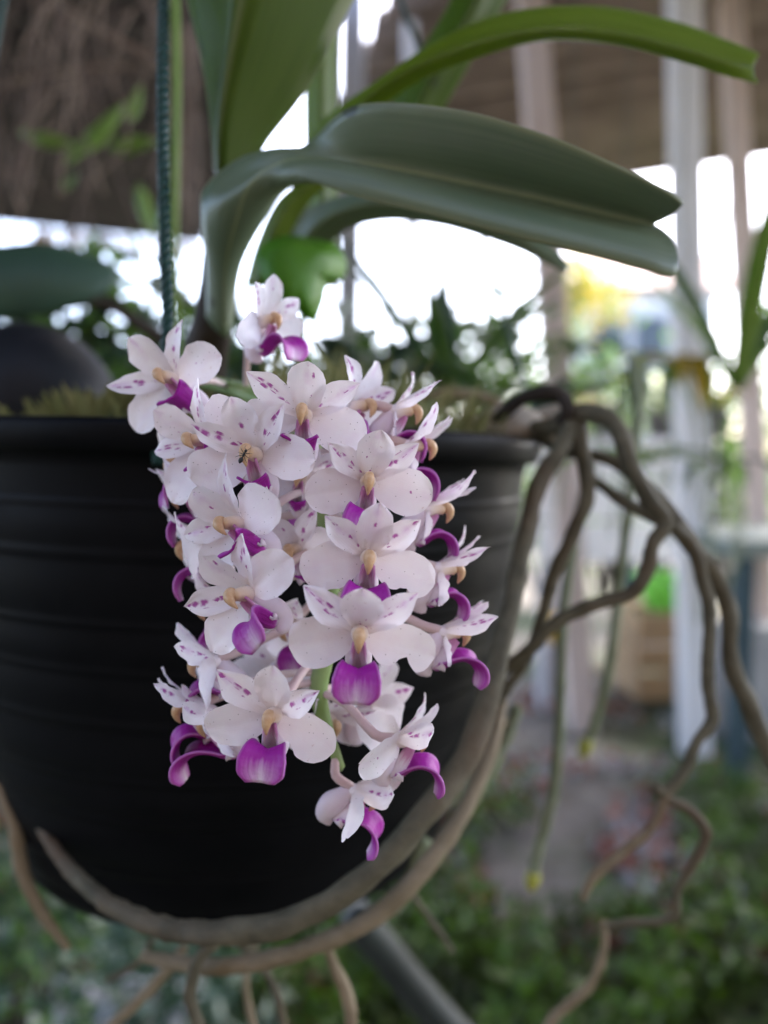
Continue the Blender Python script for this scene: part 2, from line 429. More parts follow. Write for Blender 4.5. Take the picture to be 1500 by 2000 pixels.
# moss and old roots filling the pot
def moss_mat():
    q = NT('moss'); f = q.noise(60, 6, q.coord(), .7); g = q.noise(14, 4, q.coord())
    c = q.mix(q.ramp(f, [(.35, 0.0), (.65, 1.0)]), (.045, .055, .022), (.13, .13, .05))
    c = q.mix(q.ramp(g, [(.5, 0.0), (.65, .8)]), c, (.075, .055, .035))
    return q.finish(c, .9, .15, q.bump(f, .8, .003))
mv, mf = [], []
K = 40
for j in range(K + 1):
    r = .107 * j / K
    for k in range(64):
        a = 2 * math.pi * k / 64
        x, y = r * math.cos(a), r * math.sin(a)
        h = -.012 + .022 * max(0, 1 - (r / .107) ** 2) + .010 * noise.noise(Vector((x * 45, y * 45, 3))) + .004 * noise.noise(Vector((x * 160, y * 160, 3)))
        if j == K: h = -.02
        mv.append(in_pot(x, y, h))
for j in range(K):
    for k in range(64): mf.append((j * 64 + k, j * 64 + (k + 1) % 64, (j + 1) * 64 + (k + 1) % 64, (j + 1) * 64 + k))
structure(mesh_obj('moss', mv, mf, moss_mat()), 'stuff', 'brown green moss mound filling the black pot')
# fine moss strands standing on the mound
sv, sf = [], []
random.seed(11)
for i in range(2600):
    a = random.uniform(0, 2 * math.pi); r = .103 * math.sqrt(random.random())
    x, y = r * math.cos(a), r * math.sin(a)
    if math.hypot(x, y + .1) < .03: continue
    z = -.012 + .022 * max(0, 1 - (r / .107) ** 2) + .010 * noise.noise(Vector((x * 45, y * 45, 3)))
    hgt = random.uniform(.004, .014) * (2.2 if x > .02 and random.random() < .5 else 1); w = random.uniform(.0006, .0016)
    d = Vector((random.uniform(-.6, .6), random.uniform(-.6, .6), 1)).normalized()
    s = d.orthogonal().normalized() * w
    p0 = in_pot(x, y, z - .001); b = len(sv)
    bend = Vector((random.uniform(-1, 1), random.uniform(-1, 1), 0)) * hgt * .3
    sv += [p0 - s, p0 + s, p0 + d * hgt * .6 + s * .9 + bend * .4, p0 + d * hgt * .6 - s * .9 + bend * .4, p0 + d * hgt + bend]
    sf += [(b, b + 1, b + 2, b + 3), (b + 3, b + 2, b + 4)]
structure(mesh_obj('moss_strands', sv, sf, mottled('moss_strand', (.10, .12, .035), (.22, .20, .08), 60, .8, .2, transl=.2)), 'stuff', 'yellow green moss strands on the pot surface')

# ------------------------------------------------------------------ the orchid
ORIGIN = in_pot(-.012, -.02, .008)
orchid = thing('orchid', 'white orchid with magenta spots and lips, hanging flower cluster, strap leaves and aerial roots', 'orchid', ORIGIN)
def T3(*pts): return [P(*p) for p in pts]

# stem
tube('stem', T3((395, 760, .245), (405, 690, .235), (415, 630, .225), (425, 570, .22), (430, 500, .218), (440, 400, .22)), [.0075, .0072, .0062, .0055, .005, .004], M['root_dark'], orchid, n=12, bump=.15)

# leaves: edge, midrib, edge at each station (image x, image y, metres from the camera)
def leaf(stations, mat, thick=.0009, name='leaf', parent=None, res=7, across=5, bulge=.10):
    return loft(name, [T3(*s) for s in stations], M[mat] if isinstance(mat, str) else mat, parent or orchid, res, across, thick, bulge)
leaf([((452, 640, .216), (440, 660, .213), (404, 620, .213)),          # low arching leaf, folded along its keel
      ((468, 520, .206), (440, 530, .203), (404, 520, .206)),
      ((516, 425, .196), (462, 430, .191), (395, 425, .196)),
      ((552, 372, .187), (490, 360, .183), (404, 365, .194)),
      ((600, 356, .176), (548, 320, .180), (480, 306, .188)),
      ((700, 384, .170), (645, 314, .178), (590, 290, .184)),
      ((830, 416, .167), (785, 334, .176), (690, 207, .170)),
      ((1000, 460, .165), (945, 366, .175), (880, 212, .162)),
      ((1150, 496, .165), (1095, 398, .175), (1060, 262, .160)),
      ((1260, 526, .166), (1215, 426, .176), (1200, 322, .162)),
      ((1308, 540, .168), (1268, 438, .177), (1300, 372, .165)),
      ((1322, 528, .169), (1276, 436, .178), (1334, 396, .167))], 'leafA', bulge=-.13)
leaf([((490, 335, .212), (428, 345, .200), (420, 330, .210)),          # upright leaf, keel towards the camera
      ((520, 275, .206), (430, 250, .192), (413, 240, .206)),
      ((600, 170, .203), (448, 120, .186), (398, 130, .204)),
      ((690, 0, .200), (472, 0, .181), (368, 0, .202)),
      ((800, -170, .198), (505, -170, .176), (330, -190, .200)),
      ((900, -330, .196), (560, -360, .174), (330, -390, .198))], 'leafB', bulge=-.06)
leaf([((600, 380, .245), (570, 370, .240), (560, 340, .24)),           # long pale leaf arching to the right
      ((690, 262, .228), (650, 255, .226), (630, 238, .23)),
      ((800, 168, .214), (760, 160, .212), (730, 165, .22)),
      ((930, 112, .204), (890, 98, .202), (870, 72, .212)),
      ((1060, 77, .198), (1030, 62, .195), (1000, 25, .206)),
      ((1200, 84, .194), (1180, 62, .191), (1160, 14, .203)),
      ((1340, 120, .192), (1325, 94, .189), (1310, 42, .202)),
      ((1440, 153, .191), (1425, 125, .189), (1420, 82, .202)),
      ((1480, 162, .191), (1470, 132, .190), (1482, 108, .200))], 'leafC')
leaf([((760, 400, .27), (735, 410, .265), (715, 390, .27)),            # dark leaf standing behind
      ((865, 215, .262), (820, 200, .255), (770, 185, .262)),
      ((925, 110, .258), (880, 90, .250), (830, 88, .258)),
      ((988, 0, .255), (935, -10, .246), (882, 0, .255)),
      ((1070, -160, .252), (1000, -170, .242), (950, -170, .252))], 'leafB')
leaf([((655, 560, .280), (630, 560, .276), (610, 550, .28)),           # upright leaf behind the keeled one
      ((660, 420, .280), (628, 420, .274), (600, 410, .28)),
      ((658, 240, .276), (628, 240, .270), (596, 230, .276)),
      ((660, 60, .272), (630, 60, .266), (598, 60, .272)),
      ((668, -140, .27), (640, -140, .262), (610, -140, .27))], 'leafC')
leaf([((600, 590, .272), (575, 560, .270), (555, 540, .27)),           # dull leaf under the large one
      ((650, 470, .262), (610, 450, .258), (560, 440, .262)),
      ((740, 432, .254), (710, 400, .250), (660, 385, .256)),
      ((860, 440, .248), (840, 405, .244), (820, 370, .252)),
      ((985, 478, .244), (975, 445, .241), (970, 415, .248)),
      ((1070, 516, .243), (1068, 495, .242), (1070, 478, .246)),
      ((1106, 533, .243), (1108, 525, .243), (1112, 518, .245))], 'leafA')
leaf([((520, 560, .25), (500, 560, .246), (480, 555, .25)),
      ((560, 470, .245), (530, 460, .240), (505, 470, .245)),
      ((600, 400, .240), (575, 385, .236), (545, 390, .240)),
      ((640, 360, .238), (628, 350, .236), (610, 345, .240))], 'leafC')

# aerial roots
def root(pts, r, mat='root', n=10, res=6, bump=.16, name='aerial_root', seed=0):
    return tube(name, T3(*pts), [q * .76 for q in r], M[mat], orchid, n=n, res=res + 2, bump=.30, seed=seed)
root([(930, 845, .262), (975, 815, .252), (1015, 782, .245), (1062, 767, .240), (1098, 775, .238), (1108, 800, .236), (1098, 830, .238)], [.0026, .003, .0033, .0034, .0033, .0030, .0026], 'root_dark', seed=1)
root([(1000, 842, .262), (1060, 845, .252), (1100, 815, .244), (1112, 830, .238), (1088, 885, .232), (1050, 950, .228), (1026, 1050, .220), (1006, 1150, .212), (980, 1260, .203), (950, 1370, .195),
      (908, 1482, .187), (832, 1588, .180), (742, 1688, .1765), (650, 1760, .1755), (545, 1806, .176), (420, 1822, .180), (300, 1806, .188), (205, 1760, .198), (130, 1690, .212), (70, 1600, .228)],
     [.0028, .0032, .0035] + [.0036] * 5 + [.0038, .0040, .0042] + [.0040] * 5 + [.0034, .0030, .0026, .002], n=12, seed=2)
root([(1040, 835, .250), (1090, 830, .244), (1128, 808, .238), (1180, 814, .233), (1213, 850, .230), (1236, 920, .228), (1276, 985, .226), (1298, 1022, .225), (1274, 1064, .224), (1262, 1120, .224), (1230, 1160, .225),
      (1160, 1182, .227), (1090, 1214, .229), (1040, 1262, .232), (995, 1300, .236), (940, 1350, .24)], [.003, .0036, .0040, .0038, .0037, .0036, .0035, .0034, .0030, .0028, .0027, .0029, .0028, .0026, .0024, .002], seed=3)
root([(1105, 815, .242), (1128, 830, .238), (1135, 880, .236), (1148, 940, .235), (1140, 990, .234), (1110, 1062, .234), (1082, 1122, .235), (1066, 1180, .236), (1050, 1232, .237), (1028, 1290, .238), (990, 1345, .238), (972, 1385, .237), (990, 1416, .236)],
     [.0034, .0036, .0035, .0034, .0032, .0030, .0028, .0026, .0025, .0024, .0022, .002, .0016], seed=4)
root([(1060, 860, .262), (1120, 885, .252), (1160, 890, .246), (1205, 905, .242), (1240, 930, .240), (1276, 968, .238), (1312, 1010, .237), (1352, 1070, .236), (1398, 1124, .235), (1424, 1200, .234), (1428, 1290, .233), (1462, 1376, .232), (1512, 1490, .231), (1560, 1620, .23)],
     [.0025, .0026, .0026, .0028, .003, .0034, .0037, .0038, .0038, .0037, .0037, .0036, .0035, .003], seed=5)
root([(1150, 930, .248), (1178, 950, .243), (1215, 978, .240), (1272, 1008, .236), (1312, 1030, .233), (1350, 1064, .232), (1372, 1130, .231), (1386, 1210, .230), (1381, 1330, .229), (1391, 1402, .228), (1360, 1452, .227), (1335, 1508, .226), (1300, 1546, .226), (1280, 1538, .225)],
     [.0022, .0024, .0026, .0028, .0029, .0029, .0028, .0027, .0026, .0025, .0023, .0022, .0024, .0026], seed=6)
root([(1300, 1546, .226), (1294, 1572, .226), (1270, 1620, .227), (1215, 1664, .228), (1160, 1712, .228), (1138, 1755, .228)], [.0022, .0020, .0019, .0020, .0020, .0013], 'root_tan', seed=7)
root([(1296, 1560, .226), (1345, 1582, .224), (1379, 1628, .224), (1352, 1690, .226), (1322, 1738, .228), (1320, 1782, .230), (1288, 1800, .231), (1232, 1801, .232), (1185, 1808, .233)], [.0020, .0022, .0021, .0019, .0017, .0017, .0018, .0019, .0012], seed=8)
root([(1180, 1800, .25), (1178, 1860, .25), (1150, 1925, .25), (1085, 1985, .25), (1050, 2040, .25)], [.0016, .0018, .0021, .0022, .002], 'root_tan', seed=9)
root([(985, 1330, .245), (970, 1420, .232), (940, 1515, .222), (888, 1612, .213), (820, 1704, .207), (722, 1796, .203), (570, 1862, .203), (420, 1888, .206), (280, 1868, .214)], [.002, .0028, .0032, .0035, .0035, .0034, .0032, .0030, .0024], 'root_tan', seed=10)
root([(-40, 1420, .24), (2, 1530, .235), (30, 1620, .232), (42, 1700, .23), (80, 1780, .23), (132, 1852, .23)], [.0026, .003, .003, .0028, .0024, .0016], 'root_tan', seed=11)
for pts, tipn in (([(1236, 700, .33), (1246, 800, .33), (1232, 950, .33), (1215, 1100, .33), (1190, 1300, .33), (1165, 1400, .33), (1142, 1462, .33)], 1),
                  ([(1150, 920, .32), (1120, 1060, .32), (1098, 1220, .32), (1094, 1400, .32), (1078, 1560, .32), (1052, 1660, .32), (1040, 1722, .32)], 1),
                  ([(1010, 1380, .27), (985, 1450, .268), (940, 1535, .265), (890, 1600, .262)], 1),
                  ([(830, 1640, .24), (800, 1730, .24), (770, 1780, .24)], 0)):
    o = root(pts, [.0030] * (len(pts) - 1) + [.0024], 'root_pale', seed=len(pts))
    if tipn:
        a, b = Vector(pts[-2]), Vector(pts[-1]); q = a.lerp(b, .75); e = a.lerp(b, 1.25)
        tube('root_tip', T3(q, b, e), [.0030, .0031, .0016], M['tip'], orchid, n=8)
root([(420, 1840, .20), (385, 1880, .20), (372, 1950, .20), (400, 2030, .20)], [.0022, .0024, .0022, .002], 'root', seed=20)
root([(360, 1850, .23), (330, 1890, .23), (280, 1945, .23), (210, 2010, .23)], [.0018, .0022, .0024, .0022], 'root_tan', seed=21)
root([(630, 1830, .215), (655, 1890, .215), (680, 1950, .215), (690, 2030, .215)], [.002, .0022, .0024, .0022], 'root_tan', seed=22)
root([(470, 1840, .24), (520, 1900, .24), (545, 1960, .24), (560, 2040, .24)], [.0018] * 4, 'root', seed=23)
root([(500, 1840, .25), (480, 1920, .25), (500, 2030, .25)], [.0015] * 3, 'root_tan', seed=24)
root([(300, 1830, .25), (270, 1880, .25), (210, 1915, .25)], [.0014] * 3, 'root', seed=25)
root([(800, 1740, .26), (850, 1810, .26), (885, 1860, .26)], [.0014, .0015, .001], 'root', seed=26)

# flower spike
rach = [(395, 745, .225), (430, 752, .205), (480, 768, .180), (540, 800, .164), (600, 860, .156), (632, 950, .153), (640, 1050, .152), (644, 1160, .151), (636, 1270, .150), (622, 1350, .149), (640, 1430, .149), (665, 1500, .148)]
tube('flower_spike', T3(*rach), [.0020, .0020, .0021, .0022, .0022, .0022, .0022, .0021, .0020, .0018, .0014, .0010], M['rachis'], orchid, n=10, bump=.10)
rsp = [Vector(q) for q in spline(T3(*rach), 8)]

PET = [(0, .42), (.12, .60), (.3, .84), (.46, 1.0), (.6, .98), (.74, .80), (.87, .46), (.95, .20), (1, .02)]
DOR = [(0, .45), (.12, .62), (.3, .86), (.5, 1.0), (.68, .98), (.82, .80), (.92, .48), (.97, .25), (1, .03)]
LAT = [(0, .36), (.1, .58), (.28, .86), (.48, 1.0), (.68, 1.0), (.82, .86), (.92, .62), (.97, .40), (1, .10)]
MMU = .001
def petal_mesh(name, L, W, prof, ang, lean, curl, cup, mat, parent, rnd, tw=0.0, r0=1.0, skew=0.0, nick=0.0, nt=.55):
    n, m = 22, 12; V, U, Nn, F = [], [], [], []
    y, z = r0, .2; ca, sa = math.cos(ang), math.sin(ang); sd = rnd.uniform(0, 99)
    for i in range(n + 1):
        t = i / n
        w = lerp_table(prof, t) * W / 2
        w *= 1 + .10 * noise.noise(Vector((t * 4, sd, 1)))
        phi = lean + curl * t * t
        if i: y += L / n * math.cos(phi); z += L / n * math.sin(phi)
        twist = tw * t
        for j in range(m + 1):
            s = (j / m) * 2 - 1
            if nick and s > 0: s *= 1 - nick * math.exp(-((t - nt) / .13) ** 2) * (1 + .3 * noise.noise(Vector((t * 30, sd, 0))))
            xx = s * w + skew * math.sin(math.pi * t) ; zz = z + cup * w * (s * s) * (1 - .5 * t) + .22 * noise.noise(Vector((s * 1.6 + sd, t * 3.2, 0))) * (0.3 + t) * 1.1
            zz += .75 * abs(s) ** 3 * noise.noise(Vector((sd, t * 5, s * 2))) - .12 * math.exp(-(s / .12) ** 2)
            xx2 = xx * math.cos(twist); zz += xx * math.sin(twist)
            X = xx2 * ca + y * sa; Y = -xx2 * sa + y * ca
            V.append(Vector((X, Y, zz)) * MMU); U.append((s * w + 20, t * L)); Nn.append((j / m, t))
    for i in range(n):
        for j in range(m):
            a = i * (m + 1) + j; F.append((a, a + 1, a + m + 2, a + m + 1))
    return mesh_obj(name, V, F, mat, parent, uv=U, nrm=Nn)

LIPY = [(-.6, 2.2), (-3.0, .9), (-5.6, -.7), (-7.6, -1.1), (-8.3, .2), (-7.6, 1.9), (-6.2, 3.4), (-5.5, 5.0), (-6.0, 6.8), (-7.8, 8.0), (-10.4, 8.1)]
LIPW = [(0, 1.5), (.12, 2.0), (.28, 2.8), (.42, 2.6), (.55, 2.7), (.7, 3.5), (.85, 4.5), (.94, 4.3), (1, 2.6)]
def lip_mesh(parent, rnd, sc=1.0, lift=0.0, ext=1.0, cut=1.0):
    pts = spline([(a + lift * max(0, b - 3) * .12, b * (.84 * ext if b > 0 else 1)) for a, b in LIPY], 4); full = len(pts) - 1; m = 12
    n = int(full * cut); pts = pts[:n + 1]
    V, F, Nn = [], [], []
    sd = rnd.uniform(0, 50)
    for i, (y, z) in enumerate(pts):
        t = i / full; w = lerp_table(LIPW, t) * sc
        a, b = pts[max(i - 1, 0)], pts[min(i + 1, n)]
        ty, tz = b[0] - a[0], b[1] - a[1]; L = math.hypot(ty, tz); ny, nz = tz / L, -ty / L       # upward normal of the strap
        trough = lerp_table([(0, .9), (.25, 1.0), (.42, .65), (.6, .42), (.8, .30), (1, .12)], t)
        for j in range(m + 1):
            s = (j / m) * 2 - 1
            k = trough * w * (s * s) + .25 * noise.noise(Vector((s * 2 + sd, t * 5, 0))) * t
            k += -.35 * math.exp(-(s / .16) ** 2) * (1 if t > .4 else 0) * .6
            V.append(Vector((s * w * (1 - .25 * abs(trough)), y + ny * k, z + nz * k)) * MMU); Nn.append((j / m, t))
    for i in range(n):
        for j in range(m):
            a = i * (m + 1) + j; F.append((a, a + 1, a + m + 2, a + m + 1))
    o = mesh_obj('lip', V, F, M['lip'], parent, uv=Nn, nrm=Nn)
    mod = o.modifiers.new('thick', 'SOLIDIFY'); mod.thickness = .00045; mod.offset = -1
    return o

FL = []
def flower(px, py, d, yaw, pitch, roll, sc=1.0, att=None, cup=1.0, only=None, lift=0.0, seed=None, ext=1.0, cut=1.0, side=False, latlean=None, chew=0.0):
    """px, py, d: where the column springs from; yaw to the right, pitch up, roll clockwise, in degrees"""
    rnd = random.Random(seed if seed is not None else int(px * 7 + py * 13))
    c = P(px, py, d)
    base = Matrix(((1, 0, 0), (0, 0, -1), (0, 1, 0)))                   # flower x right, y up, z to the viewer
    rot = base @ Matrix.Rotation(R(yaw), 3, 'Y') @ Matrix.Rotation(R(-pitch), 3, 'X') @ Matrix.Rotation(R(-roll), 3, 'Z')
    f = bpy.data.objects.new('flower', None); COL.objects.link(f); f.parent = orchid
    f.empty_display_size = .004
    f.location = c - ORIGIN; f.rotation_euler = rot.to_euler(); sc *= .955; f.scale = (sc,) * 3
    j = lambda a: rnd.uniform(-a, a) * 1.35
    def has(k): return only is None or k in only
    if has('dorsal'): petal_mesh('dorsal_sepal', 10.6 + j(.5), 7.0 + j(.5) - (2.0 if side else 0), DOR, j(.10), (.66 + j(.12)) * cup, -.42 + j(.25), .30, M['dorsal'], f, rnd, j(.2))
    for s in (-1, 1):
        if has('petal'): petal_mesh('petal', 12.0 + j(.7), 5.3 + j(.4) - (.9 if side else 0), PET, s * (R(38 if side else 55) + j(.13)), (.56 + j(.14)) * cup, -.50 + j(.35), .30, M['petal'], f, rnd, s * .15 + j(.3))
    for s in (-1, 1):
        if has('lateral'): petal_mesh('lateral_sepal', 12.4 + j(.7) - (5.5 if side else 0), 8.8 + j(.6) - (4.0 if side else 0), LAT, s * (R(142 if side else 107) + j(.10)), latlean if latlean is not None else .30 + j(.1) if side else (.34 + j(.10)) * cup, -.40 + j(.25), .24, M['lateral'], f, rnd, s * -.12 + j(.2), nick=(chew if s > 0 else 0) or (rnd.uniform(.1, .3) if rnd.random() < .3 else 0), nt=.62 if chew and s > 0 else rnd.uniform(.3, .9))
    # column with its hooked anther cap
    if has('column'):
        V, F, UV = tube_data([(0, -.4, -.6), (0, -.2, 1.0), (0, .15, 2.6), (0, .2, 4.0)], [1.2, 1.6, 1.3, 1.05], n=12, res=3)
        mesh_obj('column', [v * MMU for v in V], F, M['column'], f)
        V, F, UV = tube_data([(0, .9, 3.4), (0, 1.0, 4.4), (0, .35, 5.25), (0, -.9, 5.55), (0, -2.4, 5.2)], [.7, .98, 1.02, .72, .16], n=12, res=4, bump=.12, seed=rnd.uniform(0, 9))
        mesh_obj('anther_cap', [v * MMU for v in V], F, M['cap'], f)
    if has('lip'): lip_mesh(f, rnd, 1 + j(.07) + (.12 if ext > 1 else 0), lift + j(.3), ext * (1 + j(.06)), cut)
    if has('spur'):
        V, F, UV = tube_data([(0, -.5, -.4), (0, -3.0, -1.3), (0, -5.6, -2.4), (0, -8.0, -2.2), (0, -9.4, -.6)], [1.3, 2.1, 2.6, 2.2, .8], n=12, res=4, bump=.08, seed=rnd.uniform(0, 9))
        mesh_obj('spur', [Vector((v.x * .95, v.y, v.z)) * MMU for v in V], F, M['spur'], f)
    # stalk from the back of the flower to the spike
    back = rot @ Vector((0, .1, -1))
    a = P(*att) if att and len(att) == 3 else None
    if a is None:
        tz = c.z + .006
        a = min(rsp, key=lambda q: abs(q.z - tz) * 3 + (q - c).length * .5)
    w1 = c + back * .0045 * sc; inv = rot.transposed()
    pts = [c + back * .0003, w1, w1.lerp(a, .5) + Vector((0, .001, .0012)), a]
    V, F, UV = tube_data([inv @ (p - c) / sc for p in pts], [.0010, .00105, .0009, .0008], n=8, res=4, bump=.1)
    mesh_obj('pedicel', V, F, M['pedicel'], f)
    FL.append(f); return f

# front rows
flower(597, 812, .1345, -3, 4, 3, cut=.78)
flower(502, 886, .1345, -16, 0, -8, cut=.70)
flower(718, 938, .1345, 4, -2, 6)
flower(720, 1085, .1295, 2, -4, 5, chew=.4)
flower(703, 1232, .1240, 0, -4, 3, chew=.62)
flower(538, 1392, .130, -8, 2, 4)
# turned to the left, leaning over
flower(468, 1020, .1335, -34, -2, -46, cut=.8)
flower(488, 1156, .1305, -32, -4, -44, 1.0)
flower(402, 862, .142, -30, 2, -46, cut=.8)
flower(340, 742, .150, -20, 5, -42, 1.05, cut=.8)
flower(510, 628, .158, 58, 0, -2, .92, att=(480, 770, .18), ext=1.35, lift=.5)
# turned to the right, from the top down
flower(685, 796, .150, 62, 0, 20)
flower(768, 800, .149, 88, -8, 0, side=True, cup=1.2)
flower(795, 868, .147, 88, -10, 0, cup=1.35, side=True)
flower(830, 990, .147, 98, -12, 0, cup=1.4, side=True)
flower(852, 1108, .146, 99, -12, 0, cup=1.4, side=True)
flower(862, 1232, .146, 97, -12, 0, cup=1.4, lift=.5, side=True, ext=1.4)
flower(775, 1442, .141, 92, -6, 0, cup=1.5, ext=1.3, latlean=-.55)
# left side, nearly edge on
flower(390, 962, .152, -82, -12, 0, side=True, cup=1.3)
flower(400, 1062, .151, -78, -12, -6, cup=1.2)
flower(440, 1178, .152, -84, -16, 0, side=True, cup=1.3)
flower(425, 1288, .147, -80, -14, 0, cup=1.3)
flower(395, 1375, .147, -74, -14, 0, cup=1.4, side=True)
# bottom and back
flower(440, 1405, .144, -94, -18, 0, lift=.9, ext=1.7, side=True)
flower(690, 1540, .146, 84, -30, 0, .98, cup=1.1, lift=.3, ext=1.3)
flower(720, 1370, .160, 120, -10, 0)
flower(540, 1300, .164, 200, 0, 0)
flower(600, 955, .165, 190, 0, 0)
flower(578, 1070, .147, -10, -5, -25, .95, cut=.6)
flower(590, 930, .149, -5, 0, 10, .9, cut=.6)
flower(575, 1215, .158, -30, -20, -20, .9)
flower(372, 905, .154, -64, -4, -20, .92)
flower(640, 1400, .156, 30, -18, 15, .9, cut=.7)

# ------------------------------------------------------------------ ant on the flower
an = P(476, 890, .1285); ant = thing('ant', 'tiny black ant on a white petal beside the tan column', 'ant', an)
ax = (P(487, 872, .1285) - P(470, 903, .1285)).normalized(); side = ax.cross(FW).normalized(); ot = -FW
def ap(f, s, o): return an + ax * f * .001 + side * s * .001 + ot * o * .001
tube('abdomen', [ap(-1.5, 0, .3), ap(-1.1, 0, .35), ap(-.65, 0, .35), ap(-.35, 0, .3)], [.00012, .00038, .00036, .0001], M['black'], ant, n=10)
tube('thorax', [ap(-.35, 0, .3), ap(0, 0, .35), ap(.4, 0, .35), ap(.65, 0, .32)], [.00008, .0002, .00022, .0001], M['black'], ant, n=8)
tube('head', [ap(.6, 0, .32), ap(.85, 0, .34), ap(1.15, 0, .3)], [.0001, .00029, .00014], M['black'], ant, n=8)
for s in (-1, 1):
    for k, (b, e) in enumerate(((.45, 1.0), (.2, .05), (0, -.9))):
        tube('leg', [ap(b, s * .15, .3), ap((b + e) / 2, s * .65, .65), ap(e, s * 1.15, 0)], [.00007, .00006, .00004], M['black'], ant, n=5, res=3)
    tube('antenna', [ap(1.05, s * .1, .35), ap(1.4, s * .4, .6), ap(1.8, s * .45, .2)], [.00005, .00004, .00003], M['black'], ant, n=5, res=3)

# ------------------------------------------------------------------ ropes that carry the pot
def rope(pts, r, label, group='teal ropes holding the pot', turns=900.0):
    c = [Vector(q) for q in spline([tuple(p) for p in pts], 40)]
    t = thing('hanging_rope', label, 'rope', c[-1], group)
    for k in range(3):
        line = []; L = 0; a = Vector((1, 0, 0))
        for i in range(len(c)):
            tn = (c[min(i + 1, len(c) - 1)] - c[max(i - 1, 0)]).normalized(); a = (a - tn * a.dot(tn)).normalized(); b = tn.cross(a)
            if i: L += (c[i] - c[i - 1]).length
            th = L * turns + k * 2 * math.pi / 3
            line.append(c[i] + (a * math.cos(th) + b * math.sin(th)) * r * .52)
        tube('strand', line, r * .56, M['rope'], t, n=6, res=1)
    return t
HOOK = in_pot(0.0, .01, .62)
rope([P(322, -1500, .25), P(321, -500, .21), P(319, 0, .188), P(318, 250, .184), P(323, 480, .182), P(328, 640, .183), P(312, 770, .184), P(303, 800, .1835), P(306, 850, .1815), P(309, 905, .1815)], .00150, 'teal twisted rope passing in front of the dark roof, nearest the flowers')
rope([P(560, -1500, .30), P(700, -300, .30), P(782, 0, .31), P(812, 75, .32), P(850, 190, .33), P(900, 330, .345), P(945, 470, .36), P(975, 580, .37), P(1002, 680, .375), P(1032, 770, .375), P(1040, 840, .37)], .00125, 'thin teal rope running behind the arching leaves to the far rim')
rope([P(150, -1500, .26), P(60, -300, .26), P(6, 0, .26), P(-30, 200, .26), P(-95, 500, .265), P(-120, 840, .275)], .00135, 'teal rope cut off by the top corner beside the dark roof')

# ------------------------------------------------------------------ loose things in the pot
M['stone'] = mottled('stone_pale', (.30, .25, .19), (.42, .37, .30), 60, .8, .25, .4, .002)
M['darkstone'] = mottled('stone_dark', (.006, .0075, .010), (.012, .0135, .017), 40, .55, .2, .3, .002)
for px, py, d, r, lab in ((1000, 832, .262, (.014, .012, .0075), 'pale tan stone at the pot rim under the dark looping root'),
                          (1082, 826, .270, (.0085, .009, .0065), 'small pale stone wedged at the pot rim beside the thick roots')):
    tag(lump('stone', P(px, py, d), r, M['stone'], amp=.3, seed=px), lab, 'stone')
tag(lump('stone', P(70, 815, .30), (.0365, .032, .037), M['darkstone'], amp=.16, freq=1.0, seed=5, sub=4), 'large smooth dark stone rising above the rim of the black pot', 'stone')
st = tube('twig', T3((820, 775, .285), (870, 768, .287), (930, 772, .29), (975, 786, .292)), [.0016, .0022, .0022, .0016], M['root_tan'], n=8, bump=.2)
tag(st, 'short brown twig lying on the moss behind the flowers', 'twig')

# ------------------------------------------------------------------ plants close behind the pot
def green(name, c1, c2, tr=.3, tcol=(.16, .32, .03), rough=.5): return mottled(name, c1, c2, 25, rough, .4, .2, .002, transl=tr, tcol=tcol)
G_BRIGHT = green('leaf_bright', (.085, .22, .015), (.12, .29, .025), .45, (.20, .46, .02))
G_MID = green('leaf_mid', (.06, .125, .03), (.10, .18, .04))
G_DARK = green('leaf_dark', (.025, .06, .038), (.04, .085, .05), .12, (.05, .12, .04))
G_LIME = green('leaf_lime', (.15, .27, .04), (.22, .34, .06))
G_YEL = green('leaf_yellow', (.48, .32, .03), (.55, .42, .06), .3, (.6, .45, .05))
G_PALE = green('leaf_pale', (.20, .25, .18), (.34, .38, .30), .2, (.3, .36, .22))
G_DRY = green('leaf_dry', (.20, .13, .075), (.28, .19, .12), .2, (.3, .2, .1))

seed_ = thing('sapling', 'small plant with a bright green lobed leaf standing behind the top flower', 'plant', P(592, 720, .262))
def outline_leaf(name, ctr, rim, mat, parent, bulge=.004):
    V = [P(*ctr)]; n = len(rim)
    rimv = [Vector(q) for q in spline([tuple(P(*q)) for q in rim + rim[:1]], 4)][:-1]
    V[0] = V[0] + FW * -bulge; m = len(rimv)
    mid = [V[0].lerp(q, .55) - FW * bulge * .75 for q in rimv]
    V += mid + rimv; F = []
    for k in range(m):
        k2 = (k + 1) % m; F.append((0, 1 + k, 1 + k2)); F.append((1 + k, 1 + m + k, 1 + m + k2, 1 + k2))
    o = mesh_obj(name, V, F, mat, parent); md = o.modifiers.new('thick', 'SOLIDIFY'); md.thickness = .0004
    return o
outline_leaf('leaf', (585, 540, .240), [(500, 500, .238), (520, 475, .238), (560, 462, .240), (610, 468, .245), (655, 480, .250), (675, 510, .255), (668, 545, .255), (640, 550, .250), (630, 590, .246), (612, 628, .243), (585, 612, .240), (550, 590, .236), (515, 550, .236)], G_BRIGHT, seed_)
tube('stem', T3((590, 590, .246), (592, 650, .255), (590, 730, .262)), .0012, M['rachis'], seed_)

